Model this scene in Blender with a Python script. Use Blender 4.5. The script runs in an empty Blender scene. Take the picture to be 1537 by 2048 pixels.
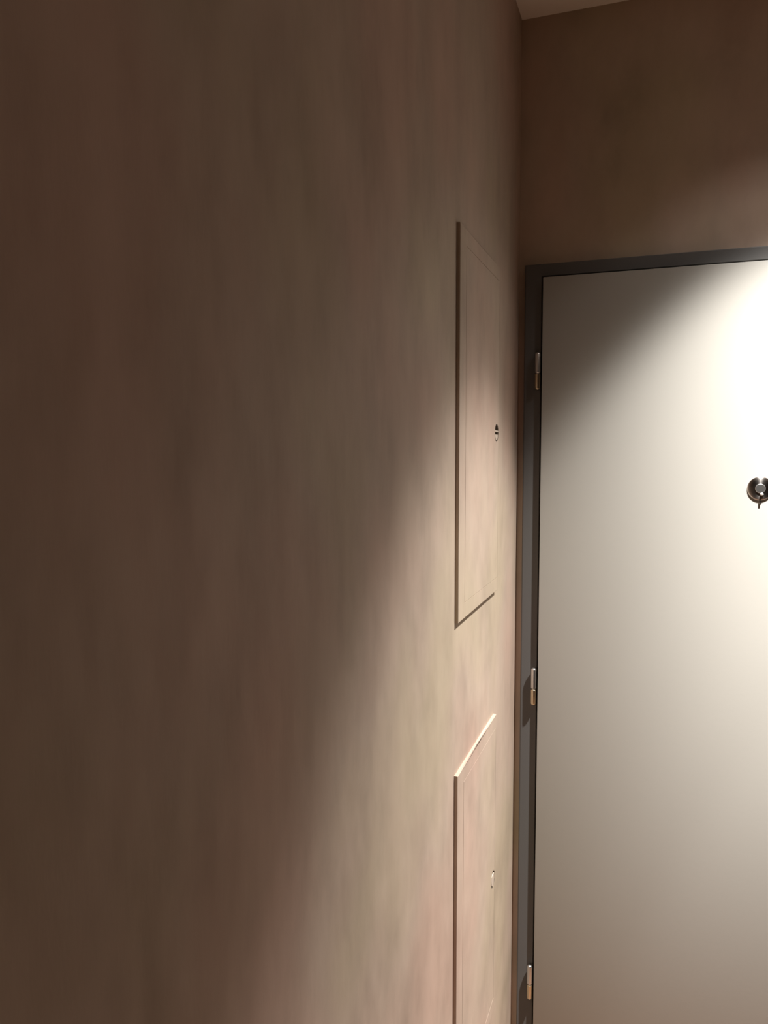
import bpy, bmesh, math
from mathutils import Matrix, Vector
from mathutils.geometry import tessellate_polygon

# ------------------------------------------------------------------ camera
C = bpy.context.scene.collection
S = bpy.context.scene
EYE = 1.6                                   # eye height above the floor
yaw, pitch, roll = 0.33990, -0.07807, -0.00211
cam_d = bpy.data.cameras.new('camera'); cam = bpy.data.objects.new('camera', cam_d); C.objects.link(cam)
cam_d.sensor_fit = 'HORIZONTAL'; cam_d.sensor_width = 36.0; cam_d.lens = 1547 / 1537 * 36.0
cam_d.clip_start = 0.02
fwd = Vector((-math.sin(yaw)*math.cos(pitch), math.cos(yaw)*math.cos(pitch), math.sin(pitch)))
right = Vector((math.cos(yaw), math.sin(yaw), 0)); up = right.cross(fwd)
r2 = math.cos(roll)*right + math.sin(roll)*up; u2 = -math.sin(roll)*right + math.cos(roll)*up
m = Matrix((r2, u2, -fwd)).transposed().to_4x4(); m.translation = Vector((0.3115, -1.82, EYE))
cam.matrix_world = m
S.camera = cam

# ------------------------------------------------------------------ world, exposure
w = bpy.data.worlds.new('world'); S.world = w; w.use_nodes = True
bg = w.node_tree.nodes['Background']; bg.inputs[0].default_value = (0.9, 0.75, 0.6, 1); bg.inputs[1].default_value = 0.0
S.view_settings.view_transform = 'Standard'; S.view_settings.look = 'None'
S.view_settings.gamma = 1.0; S.view_settings.use_curve_mapping = False
S.view_settings.exposure = 0.0

# ------------------------------------------------------------------ the ceiling downlight's own light (beam profile of the lamp)
CEIL = 2.566
LX, LY = 0.655, -0.41
POWER = 395.0
LCOL = (1.0, 0.965, 0.915)
# (angle from straight down in degrees, relative candela)
BEAM = [(0, 2.3), (10, 2.15), (15, 1.60), (20, 1.00), (25, 0.62), (30, 0.40), (33.5, 0.27), (35.7, 0.160), (37.8, 0.068), (39.9, 0.020), (41.8, 0.011), (46, 0.0075), (50, 0.0032), (54, 0.0004), (90, 0.0), (180, 0.0)]
ld = bpy.data.lights.new('downlight_beam', 'POINT'); ld.energy = POWER; ld.color = LCOL; ld.shadow_soft_size = 0.022
ld.use_nodes = True
nt = ld.node_tree; N = nt.nodes; L = nt.links; em = N['Emission']
tc = N.new('ShaderNodeTexCoord'); sp = N.new('ShaderNodeSeparateXYZ'); L.new(tc.outputs['Normal'], sp.inputs[0])
mm = N.new('ShaderNodeMath'); mm.operation = 'MULTIPLY'; mm.inputs[1].default_value = -1; L.new(sp.outputs['Z'], mm.inputs[0])
ac = N.new('ShaderNodeMath'); ac.operation = 'ARCCOSINE'; ac.use_clamp = False; L.new(mm.outputs[0], ac.inputs[0])
dv = N.new('ShaderNodeMath'); dv.operation = 'DIVIDE'; dv.inputs[1].default_value = math.pi; L.new(ac.outputs[0], dv.inputs[0])
fc = N.new('ShaderNodeFloatCurve'); cv = fc.mapping.curves[0]
pts = [(a/180.0, v) for a, v in BEAM]
cv.points[0].location = pts[0]; cv.points[1].location = pts[-1]
for p in pts[1:-1]: cv.points.new(*p)
for p in cv.points: p.handle_type = 'AUTO_CLAMPED'
fc.mapping.update(); L.new(dv.outputs[0], fc.inputs['Value'])
L.new(fc.outputs[0], em.inputs['Strength'])
lamp_light = bpy.data.objects.new('downlight_beam', ld); C.objects.link(lamp_light)
lamp_light.location = (0, 0, -0.022)        # parented to the downlight further down

# ------------------------------------------------------------------ materials
def mat(name, col, rough=0.6, metal=0.0, spec=0.5):
    ma = bpy.data.materials.new(name); ma.use_nodes = True
    b = ma.node_tree.nodes['Principled BSDF']
    b.inputs['Base Color'].default_value = (*col, 1); b.inputs['Roughness'].default_value = rough
    b.inputs['Metallic'].default_value = metal; b.inputs['Specular IOR Level'].default_value = spec
    return ma
def noise(nt, vec, scale, detail=3, rough=0.55):
    n = nt.nodes.new('ShaderNodeTexNoise'); n.inputs['Scale'].default_value = scale
    n.inputs['Detail'].default_value = detail; n.inputs['Roughness'].default_value = rough
    nt.links.new(vec, n.inputs['Vector']); return n.outputs['Fac']
def mapping(nt, scale):
    g = nt.nodes.new('ShaderNodeNewGeometry'); mp = nt.nodes.new('ShaderNodeMapping')
    mp.inputs['Scale'].default_value = scale; nt.links.new(g.outputs['Position'], mp.inputs['Vector']); return mp.outputs[0]
def ramp(nt, fac, stops):
    r = nt.nodes.new('ShaderNodeValToRGB'); e = r.color_ramp.elements
    e[0].position, e[0].color = stops[0][0], (*stops[0][1], 1); e[1].position, e[1].color = stops[-1][0], (*stops[-1][1], 1)
    for p, c in stops[1:-1]: k = e.new(p); k.color = (*c, 1)
    nt.links.new(fac, r.inputs[0]); return r.outputs[0]
def mix(nt, a, b, fac, mode='MIX'):
    x = nt.nodes.new('ShaderNodeMix'); x.data_type = 'RGBA'; x.blend_type = mode
    if isinstance(fac, float): x.inputs[0].default_value = fac
    else: nt.links.new(fac, x.inputs[0])
    nt.links.new(a, x.inputs[6]); nt.links.new(b, x.inputs[7]); return x.outputs[2]
def bump(nt, h, strength, dist):
    b = nt.nodes.new('ShaderNodeBump'); b.inputs['Strength'].default_value = strength; b.inputs['Distance'].default_value = dist
    nt.links.new(h, b.inputs['Height']); return b.outputs[0]

# trowelled lime plaster: cloudy, drawn out vertically, faint rosy and olive patches
PL = (0.535, 0.424, 0.343)
plaster = mat('lime_plaster', PL, 0.72, 0, 0.35)
t = plaster.node_tree; B = t.nodes['Principled BSDF']
cloud = noise(t, mapping(t, (7.5, 7.5, 4.0)), 1.0, 5, 0.6)
base = ramp(t, cloud, [(0.30, tuple(c*0.84 for c in PL)), (0.5, PL), (0.70, tuple(min(1, c*1.10) for c in PL))])
hue = noise(t, mapping(t, (2.7, 2.7, 2.0)), 1.0, 2, 0.5)
tint = ramp(t, hue, [(0.36, (0.965, 1.005, 0.93)), (0.5, (1, 1, 1)), (0.64, (1.03, 0.95, 0.955))])
streak = noise(t, mapping(t, (17, 17, 7.5)), 1.0, 3, 0.55)
st = ramp(t, streak, [(0.32, (0.955, 0.945, 0.935)), (0.68, (1.02, 1.02, 1.02))])
col = mix(t, mix(t, base, tint, 1.0, 'MULTIPLY'), st, 1.0, 'MULTIPLY')
t.links.new(col, B.inputs['Base Color'])
wav = noise(t, mapping(t, (11, 11, 6)), 1.0, 2, 0.5)
fine = noise(t, mapping(t, (90, 90, 22)), 1.0, 4, 0.6)
b1 = t.nodes.new('ShaderNodeBump'); b1.inputs['Strength'].default_value = 0.9; b1.inputs['Distance'].default_value = 0.0045
t.links.new(wav, b1.inputs['Height'])
b2 = t.nodes.new('ShaderNodeBump'); b2.inputs['Strength'].default_value = 0.5; b2.inputs['Distance'].default_value = 0.0004
t.links.new(fine, b2.inputs['Height']); t.links.new(b1.outputs[0], b2.inputs['Normal']); t.links.new(b2.outputs[0], B.inputs['Normal'])

ceil_m = mat('ceiling_paint', (0.92, 0.88, 0.80), 0.85, 0, 0.2)
t = ceil_m.node_tree; t.links.new(bump(t, noise(t, mapping(t, (60, 60, 60)), 1.0, 3), 0.3, 0.0004), t.nodes['Principled BSDF'].inputs['Normal'])

brown_m = mat('brown_wall_paint', (0.06, 0.035, 0.022), 0.8, 0, 0.3)
door_m = mat('door_paint', (0.40, 0.388, 0.357), 0.6, 0, 0.3)
t = door_m.node_tree; t.links.new(bump(t, noise(t, mapping(t, (140, 140, 140)), 1.0, 2), 0.25, 0.0002), t.nodes['Principled BSDF'].inputs['Normal'])
frame_m = mat('frame_grey_paint', (0.135, 0.132, 0.130), 0.62, 0, 0.2)
t = frame_m.node_tree; t.links.new(bump(t, noise(t, mapping(t, (160, 160, 160)), 1.0, 2), 0.2, 0.0002), t.nodes['Principled BSDF'].inputs['Normal'])
seal_m = mat('black_rubber_seal', (0.06, 0.052, 0.045), 0.7, 0, 0.3)
steel = mat('satin_steel', (0.66, 0.65, 0.64), 0.34, 1.0)
warm_steel = mat('steel_warm_reflection', (0.66, 0.56, 0.40), 0.30, 1.0)  # lower hinge barrels: steel with a warm reflection put into the colour
chrome = mat('turned_chrome', (0.62, 0.585, 0.56), 0.26, 1.0)
t = chrome.node_tree; b = t.nodes['Principled BSDF']; b.inputs['Anisotropic'].default_value = 0.8; b.inputs['Anisotropic Rotation'].default_value = 0.25
tg = t.nodes.new('ShaderNodeTangent'); tg.direction_type = 'RADIAL'; tg.axis = 'Y'; t.links.new(tg.outputs[0], b.inputs['Tangent'])
dark_m = mat('latch_recess_shade', (0.10, 0.075, 0.055), 0.7)  # shade inside the shallow latch cup, put into its colour
latch_m = mat('latch_paint', (0.62, 0.52, 0.43), 0.5)
white_m = mat('white_enamel', (0.8, 0.79, 0.77), 0.35)
floor_m = mat('floor_oak', (0.30, 0.19, 0.11), 0.45)
t = floor_m.node_tree; fb = t.nodes['Principled BSDF']
t.links.new(ramp(t, noise(t, mapping(t, (3, 30, 3)), 1.0, 5, 0.6), [(0.3, (0.135, 0.068, 0.037)), (0.7, (0.20, 0.103, 0.056))]), fb.inputs['Base Color'])
lens_m = bpy.data.materials.new('lamp_lens'); lens_m.use_nodes = True
lb = lens_m.node_tree.nodes['Principled BSDF']; lb.inputs['Emission Color'].default_value = (1, 0.9, 0.78, 1); lb.inputs['Emission Strength'].default_value = 2.0

# ------------------------------------------------------------------ mesh helpers
def link(name, bm, ma, parent=None, smooth=False, loc=None):
    me = bpy.data.meshes.new(name); bmesh.ops.recalc_face_normals(bm, faces=bm.faces); bm.to_mesh(me); bm.free()
    me.materials.append(ma)
    if smooth:
        for p in me.polygons: p.use_smooth = True
        me.set_sharp_from_angle(angle=math.radians(40))
    o = bpy.data.objects.new(name, me); C.objects.link(o)
    if parent: o.parent = parent
    if loc: o.location = loc
    return o
def add_box(bm, x0, x1, y0, y1, z0, z1, bev=0.0, seg=2):
    r = bmesh.ops.create_cube(bm, size=1.0); vs = r['verts']
    for v in vs:
        v.co = Vector(((x0+x1)/2 + v.co.x*(x1-x0), (y0+y1)/2 + v.co.y*(y1-y0), (z0+z1)/2 + v.co.z*(z1-z0)))
    if bev:
        es = list({e for v in vs for e in v.link_edges})
        bmesh.ops.bevel(bm, geom=es, offset=bev, segments=seg, affect='EDGES', profile=0.6)
def box(*a, **k):
    bm = bmesh.new(); add_box(bm, *a, **k); return bm
def lathe(prof, axis='Z', seg=40, origin=(0, 0, 0), cap0=True, cap1=True):
    """prof: [(r, h)] along the axis"""
    bm = bmesh.new(); rings = []
    def P(r, h, a):
        c, s = r*math.cos(a), r*math.sin(a)
        v = {'Z': (c, s, h), 'Y': (c, h, s), 'X': (h, c, s)}[axis]
        return Vector(v) + Vector(origin)
    for r, h in prof:
        if r < 1e-6: rings.append([bm.verts.new(P(0, h, 0))])
        else: rings.append([bm.verts.new(P(r, h, 2*math.pi*i/seg)) for i in range(seg)])
    for A, Bq in zip(rings, rings[1:]):
        for i in range(seg):
            j = (i+1) % seg
            if len(A) == 1: bm.faces.new((A[0], Bq[i], Bq[j]))
            elif len(Bq) == 1: bm.faces.new((A[i], A[j], Bq[0]))
            else: bm.faces.new((A[i], A[j], Bq[j], Bq[i]))
    if cap0 and len(rings[0]) > 1: bm.faces.new(rings[0])
    if cap1 and len(rings[-1]) > 1: bm.faces.new(rings[-1])
    return bm
def empty(name, loc=(0, 0, 0)):
    o = bpy.data.objects.new(name, None); o.empty_display_size = 0.05; C.objects.link(o); o.location = loc; return o
def tag(o, label=None, cat=None, group=None, kind=None):
    if label: o['label'] = label
    if cat: o['category'] = cat
    if group: o['group'] = group
    if kind: o['kind'] = kind
    return o
def plate_with_holes(outer, holes, d0, d1):
    """a slab in the YZ plane between x=d0 and x=d1; outer and holes are lists of (y, z)"""
    bm = bmesh.new(); loops = [outer] + holes
    polys = [[Vector((y, z, 0)) for y, z in lp] for lp in loops]
    tris = tessellate_polygon(polys)
    flat = [p for lp in loops for p in lp]
    F = [bm.verts.new((d1, y, z)) for y, z in flat]; K = [bm.verts.new((d0, y, z)) for y, z in flat]
    for a, b_, c in tris:
        bm.faces.new((F[a], F[b_], F[c])); bm.faces.new((K[c], K[b_], K[a]))
    i0 = 0
    for lp in loops:
        n = len(lp)
        for i in range(n):
            j = (i+1) % n
            bm.faces.new((F[i0+i], F[i0+j], K[i0+j], K[i0+i]))
        i0 += n
    return bm

# ------------------------------------------------------------------ the room shell
XR = 1.95; YB = -4.6
DX0, DX1, DZ = 0.0585, 0.972, 1.990          # door leaf
FX0, FX1, FZ = 0.0155, 1.015, 2.0225         # outside of the door frame
# left wall, with its niches behind the two hatches left solid; the corner is softly filled
bm = bmesh.new()
add_box(bm, -0.16, 0.0, YB, 0.0, 0.0, CEIL)
tag(link('wall_left', bm, plaster), 'rough beige plaster wall on the left with two hatches', 'wall', kind='structure')
# end wall around the door opening: outline with a notch, one solid
bm = bmesh.new()
out = [(-0.16, 0), (FX0+0.012, 0), (FX0+0.012, FZ-0.012), (FX1-0.012, FZ-0.012), (FX1-0.012, 0), (XR+0.16, 0), (XR+0.16, CEIL), (-0.16, CEIL)]
A = [bm.verts.new((x, 0.0, z)) for x, z in out]; Bk = [bm.verts.new((x, 0.16, z)) for x, z in out]
for idx in tessellate_polygon([[Vector((x, z, 0)) for x, z in out]]):
    bm.faces.new([A[i] for i in idx]); bm.faces.new([Bk[i] for i in reversed(idx)])
for i in range(len(out)):
    j = (i+1) % len(out); bm.faces.new((A[i], A[j], Bk[j], Bk[i]))
tag(link('wall_back', bm, plaster), 'brown plaster end wall around and above the white door', 'wall', kind='structure')
tag(link('wall_right', box(XR, XR+0.16, YB, 0.0, 0, CEIL), brown_m), 'brown painted wall on the right of the corridor', 'wall', kind='structure')
tag(link('wall_front', box(-0.16, XR+0.16, YB-0.16, YB, 0, CEIL), brown_m), 'brown painted wall behind the camera', 'wall', kind='structure')
tag(link('floor', box(-0.16, XR+0.16, YB-0.16, 0.16, -0.15, 0), floor_m), 'brown wooden corridor floor', 'floor', kind='structure')
tag(link('ceiling', box(-0.16, XR+0.16, YB-0.16, 0.16, CEIL, CEIL+0.15), ceil_m), 'pale painted corridor ceiling', 'ceiling', kind='structure')

# ------------------------------------------------------------------ the entrance door
door = tag(empty('door_1', ((DX0+DX1)/2, 0, 0)), 'plain off-white flush door in a dark grey steel frame', 'door', kind='structure')
ox = (DX0+DX1)/2
def dl(name, bm, ma, smooth=False, parent=None):
    for v in bm.verts: v.co.x -= ox
    return link(name, bm, ma, parent or door, smooth)
FF = -0.0150      # face of the frame
LF = -0.0275      # face of the leaf
leaf = dl('door_leaf', box(DX0, DX1, LF, 0.028, 0.006, DZ, bev=0.0012), door_m, True)
# steel frame: outer flat with a rolled edge, then the step that the leaf closes on
def profile_sweep(prof):
    """prof: (distance inwards from the frame's outside, y); swept up the left side, over the top, down the right"""
    bm = bmesh.new(); n = len(prof); cols = []
    for k in range(4):
        ring = []
        for d, y in prof:
            x = FX0 + d if k < 2 else FX1 - d
            z = 0.0 if k in (0, 3) else FZ - d*0.72
            ring.append(bm.verts.new((x, y, z)))
        cols.append(ring)
    for a, b_ in zip(cols, cols[1:]):
        for i in range(n):
            j = (i+1) % n; bm.faces.new((a[i], a[j], b_[j], b_[i]))
    bm.faces.new(cols[0]); bm.faces.new(cols[-1])
    return bm
dl('door_frame', profile_sweep([(0.0, 0.0), (0.0, FF+0.003), (0.0008, FF+0.001), (0.0028, FF), (0.0375, FF), (0.0385, FF+0.001), (0.0385, 0.034), (0.060, 0.034), (0.060, 0.075), (0.0125, 0.075), (0.0125, 0.0)]), frame_m)
dl('frame_seal', profile_sweep([(0.0384, -0.008), (0.0412, -0.0065), (0.0412, -0.0015), (0.0384, 0.0)]), seal_m)
# hinges: two pinned barrels, upper one bright, lower one with a warm reflection in its colour, with a leaf plate
def barrel(z0, z1, r, up_dome, low_dome):
    p = []
    if low_dome: p += [(0.0, z0), (r*0.55, z0+0.0006), (r*0.88, z0+0.0022), (r, z0+0.0045)]
    else: p += [(r*0.86, z0), (r, z0+0.0010)]
    if up_dome: p += [(r, z1-0.0045), (r*0.88, z1-0.0022), (r*0.55, z1-0.0006), (0.0, z1)]
    else: p += [(r, z1-0.0010), (r*0.86, z1)]
    return lathe(p, 'Z', 28)
HX, HY, HR = 0.0485, -0.0245, 0.0062
for k, (z0, z1) in enumerate([(1.739, 1.824), (1.004, 1.093), (0.274, 0.361)]):
    zm = z0 + (z1-z0)*0.44
    hg = link('hinge', box(-0.0008, 0.0008, 0.0, 0.0215, z0-zm+0.004, z1-zm-0.004), steel, door, False, (HX-ox, HY, zm))
    hg['label'] = 'steel barrel hinge'
    u = link('upper_barrel', barrel(0.0010, z1-zm, HR, True, False), steel, hg, True); u['label'] = 'bright steel upper barrel'
    l = link('lower_barrel', barrel(z0-zm, -0.0010, HR, False, True), warm_steel, hg, True); l['label'] = 'steel lower barrel with a warm reflection in its colour'
    link('pin', lathe([(HR*0.6, -0.0015), (HR*0.6, 0.0015)], 'Z', 20), steel, hg, True)
# door viewer: turned rosette, round swinging cover with a little finger tab
VX, VZ, VR = 0.5155, 1.521, 0.0252
vw = link('door_viewer', lathe([(VR, 0.0), (VR-0.0002, -0.0014), (VR-0.0010, -0.0024), (VR-0.0026, -0.0031), (0.018, -0.0038), (0.0125, -0.0042), (0.0, -0.0042)], 'Y', 64), chrome, door, True, (VX-ox, LF, VZ))
vw['label'] = 'round dark chrome door viewer rosette'
link('viewer_cover', lathe([(0.0098, -0.0042), (0.0098, -0.0056), (0.0092, -0.0062), (0.0, -0.0063)], 'Y', 40), steel, vw, True)
bm = box(-0.0019, 0.0019, -0.0040, -0.0018, -0.0325, -0.0205, bev=0.0009)
link('cover_tab', bm, chrome, vw, True)
link('viewer_glint', lathe([(0.0032, -0.0040), (0.0032, -0.0066), (0.0020, -0.0080), (0.0, -0.0084)], 'Y', 20, (0.0030, 0, -0.0118)), white_m, vw, True)  # white stud added as the glint low on the viewer

# ------------------------------------------------------------------ two plastered-over hatches on the left wall
def circle(cy_, cz_, r, n=36): return [(cy_+r*math.cos(2*math.pi*i/n), cz_+r*math.sin(2*math.pi*i/n)) for i in range(n)]
def hatch(y0, y1, z0, z1, ly, lz, fill_top, bar, label):
    root = tag(empty('access_hatch', (0.0, (y0+y1)/2, z0)), label, 'hatch', 'plastered access hatches on the left wall')
    cy_, P = (y0+y1)/2, 0.0064
    g = 0.0007; iy0, iy1, iz0, iz1 = y0+0.043, y1-0.0030, z0+0.027, z1-0.027
    T = lambda lp: [(y-cy_, z-z0) for y, z in lp]
    R = lambda a, b_, c, d: [(a, c), (b_, c), (b_, d), (a, d)]
    fr = plate_with_holes(T(R(y0, y1, z0, z1)), [T(R(iy0, iy1, iz0, iz1))], 0.0, P)
    hy = (y1-y0)/2; hz = z1-z0
    def rim(v): return abs(v.co.x-P) < 1e-5 and (abs(abs(v.co.y)-hy) < 1e-5 or abs(v.co.z) < 1e-5 or abs(v.co.z-hz) < 1e-5)
    def same(e): return abs(e.verts[0].co.y-e.verts[1].co.y) < 1e-5 or abs(e.verts[0].co.z-e.verts[1].co.z) < 1e-5
    bmesh.ops.bevel(fr, geom=[e for e in fr.edges if rim(e.verts[0]) and rim(e.verts[1]) and same(e)], offset=0.0014, segments=3, affect='EDGES', profile=0.5)
    fo = link('hatch_frame', fr, plaster, root)
    dr = plate_with_holes(T(R(iy0+2.4*g, iy1-g, iz0+g, iz1-g)), [T(circle(ly, lz, 0.0180))], 0.0008, P-0.00005)
    do = link('hatch_door', dr, plaster, root)
    mod = do.modifiers.new('edge', 'BEVEL'); mod.width = 0.0004; mod.segments = 2; mod.limit_method = 'ANGLE'; mod.angle_limit = math.radians(40)
    cup = link('latch', lathe([(0.0178, P-0.0002), (0.0165, P-0.0002), (0.0160, 0.0020), (0.0, 0.0016)], 'X', 36, cap0=False), dark_m, do, True, (0, ly-cy_, lz-z0))
    cup['label'] = 'recessed turn latch cup with shade in its colour'
    # flush pale fill added as the upper cup's lit part and the lower cup's plug, and (upper hatch) a crossbar over the open pocket
    pr, py, pz = 0.0150, 0.0018, 0.0008
    ring = [(py+pr*math.cos(a), pz+pr*math.sin(a)) for a in [2*math.pi*i/48 for i in range(48)]]
    seg = [(y, z) for y, z in ring if z < fill_top]
    k0 = max(range(len(seg)), key=lambda i: math.hypot(seg[i][0]-seg[i-1][0], seg[i][1]-seg[i-1][1])); seg = seg[k0:] + seg[:k0]
    fl = link('latch_fill', plate_with_holes(seg, [], 0.0018, P-0.0006), latch_m, cup)
    mod = fl.modifiers.new('edge', 'BEVEL'); mod.width = 0.0006; mod.segments = 2; mod.limit_method = 'ANGLE'
    if bar:
        link('latch_bar', box(0.0018, P+0.0002, -0.0155, 0.0155, 0.0018, 0.0048, bev=0.0007), latch_m, cup, True)
    return root
hatch(-0.5885, -0.2590, 1.3155, 1.9640, -0.2805, 1.6365, -0.0012, True, 'upper beige plastered access hatch with a shade-coloured round latch, beside the door')
hatch(-0.5875, -0.2570, 0.4040, 1.0535, -0.2765, 0.7050, 0.0092, False, 'lower beige plastered access hatch with a bright top edge and pale latch')

# ------------------------------------------------------------------ the downlight in the ceiling (just above the frame of the photograph)
dlt = tag(empty('ceiling_downlight', (LX, LY, CEIL)), 'round white ceiling downlight above the door', 'light')
link('trim_ring', lathe([(0.046, 0.0), (0.046, -0.002), (0.043, -0.005), (0.036, -0.006), (0.033, -0.003), (0.033, 0.0)], 'Z', 48), white_m, dlt, True)
link('lens', lathe([(0.032, -0.0005), (0.032, -0.0015), (0.0, -0.0015)], 'Z', 40), lens_m, dlt, True)
lamp_light.parent = dlt
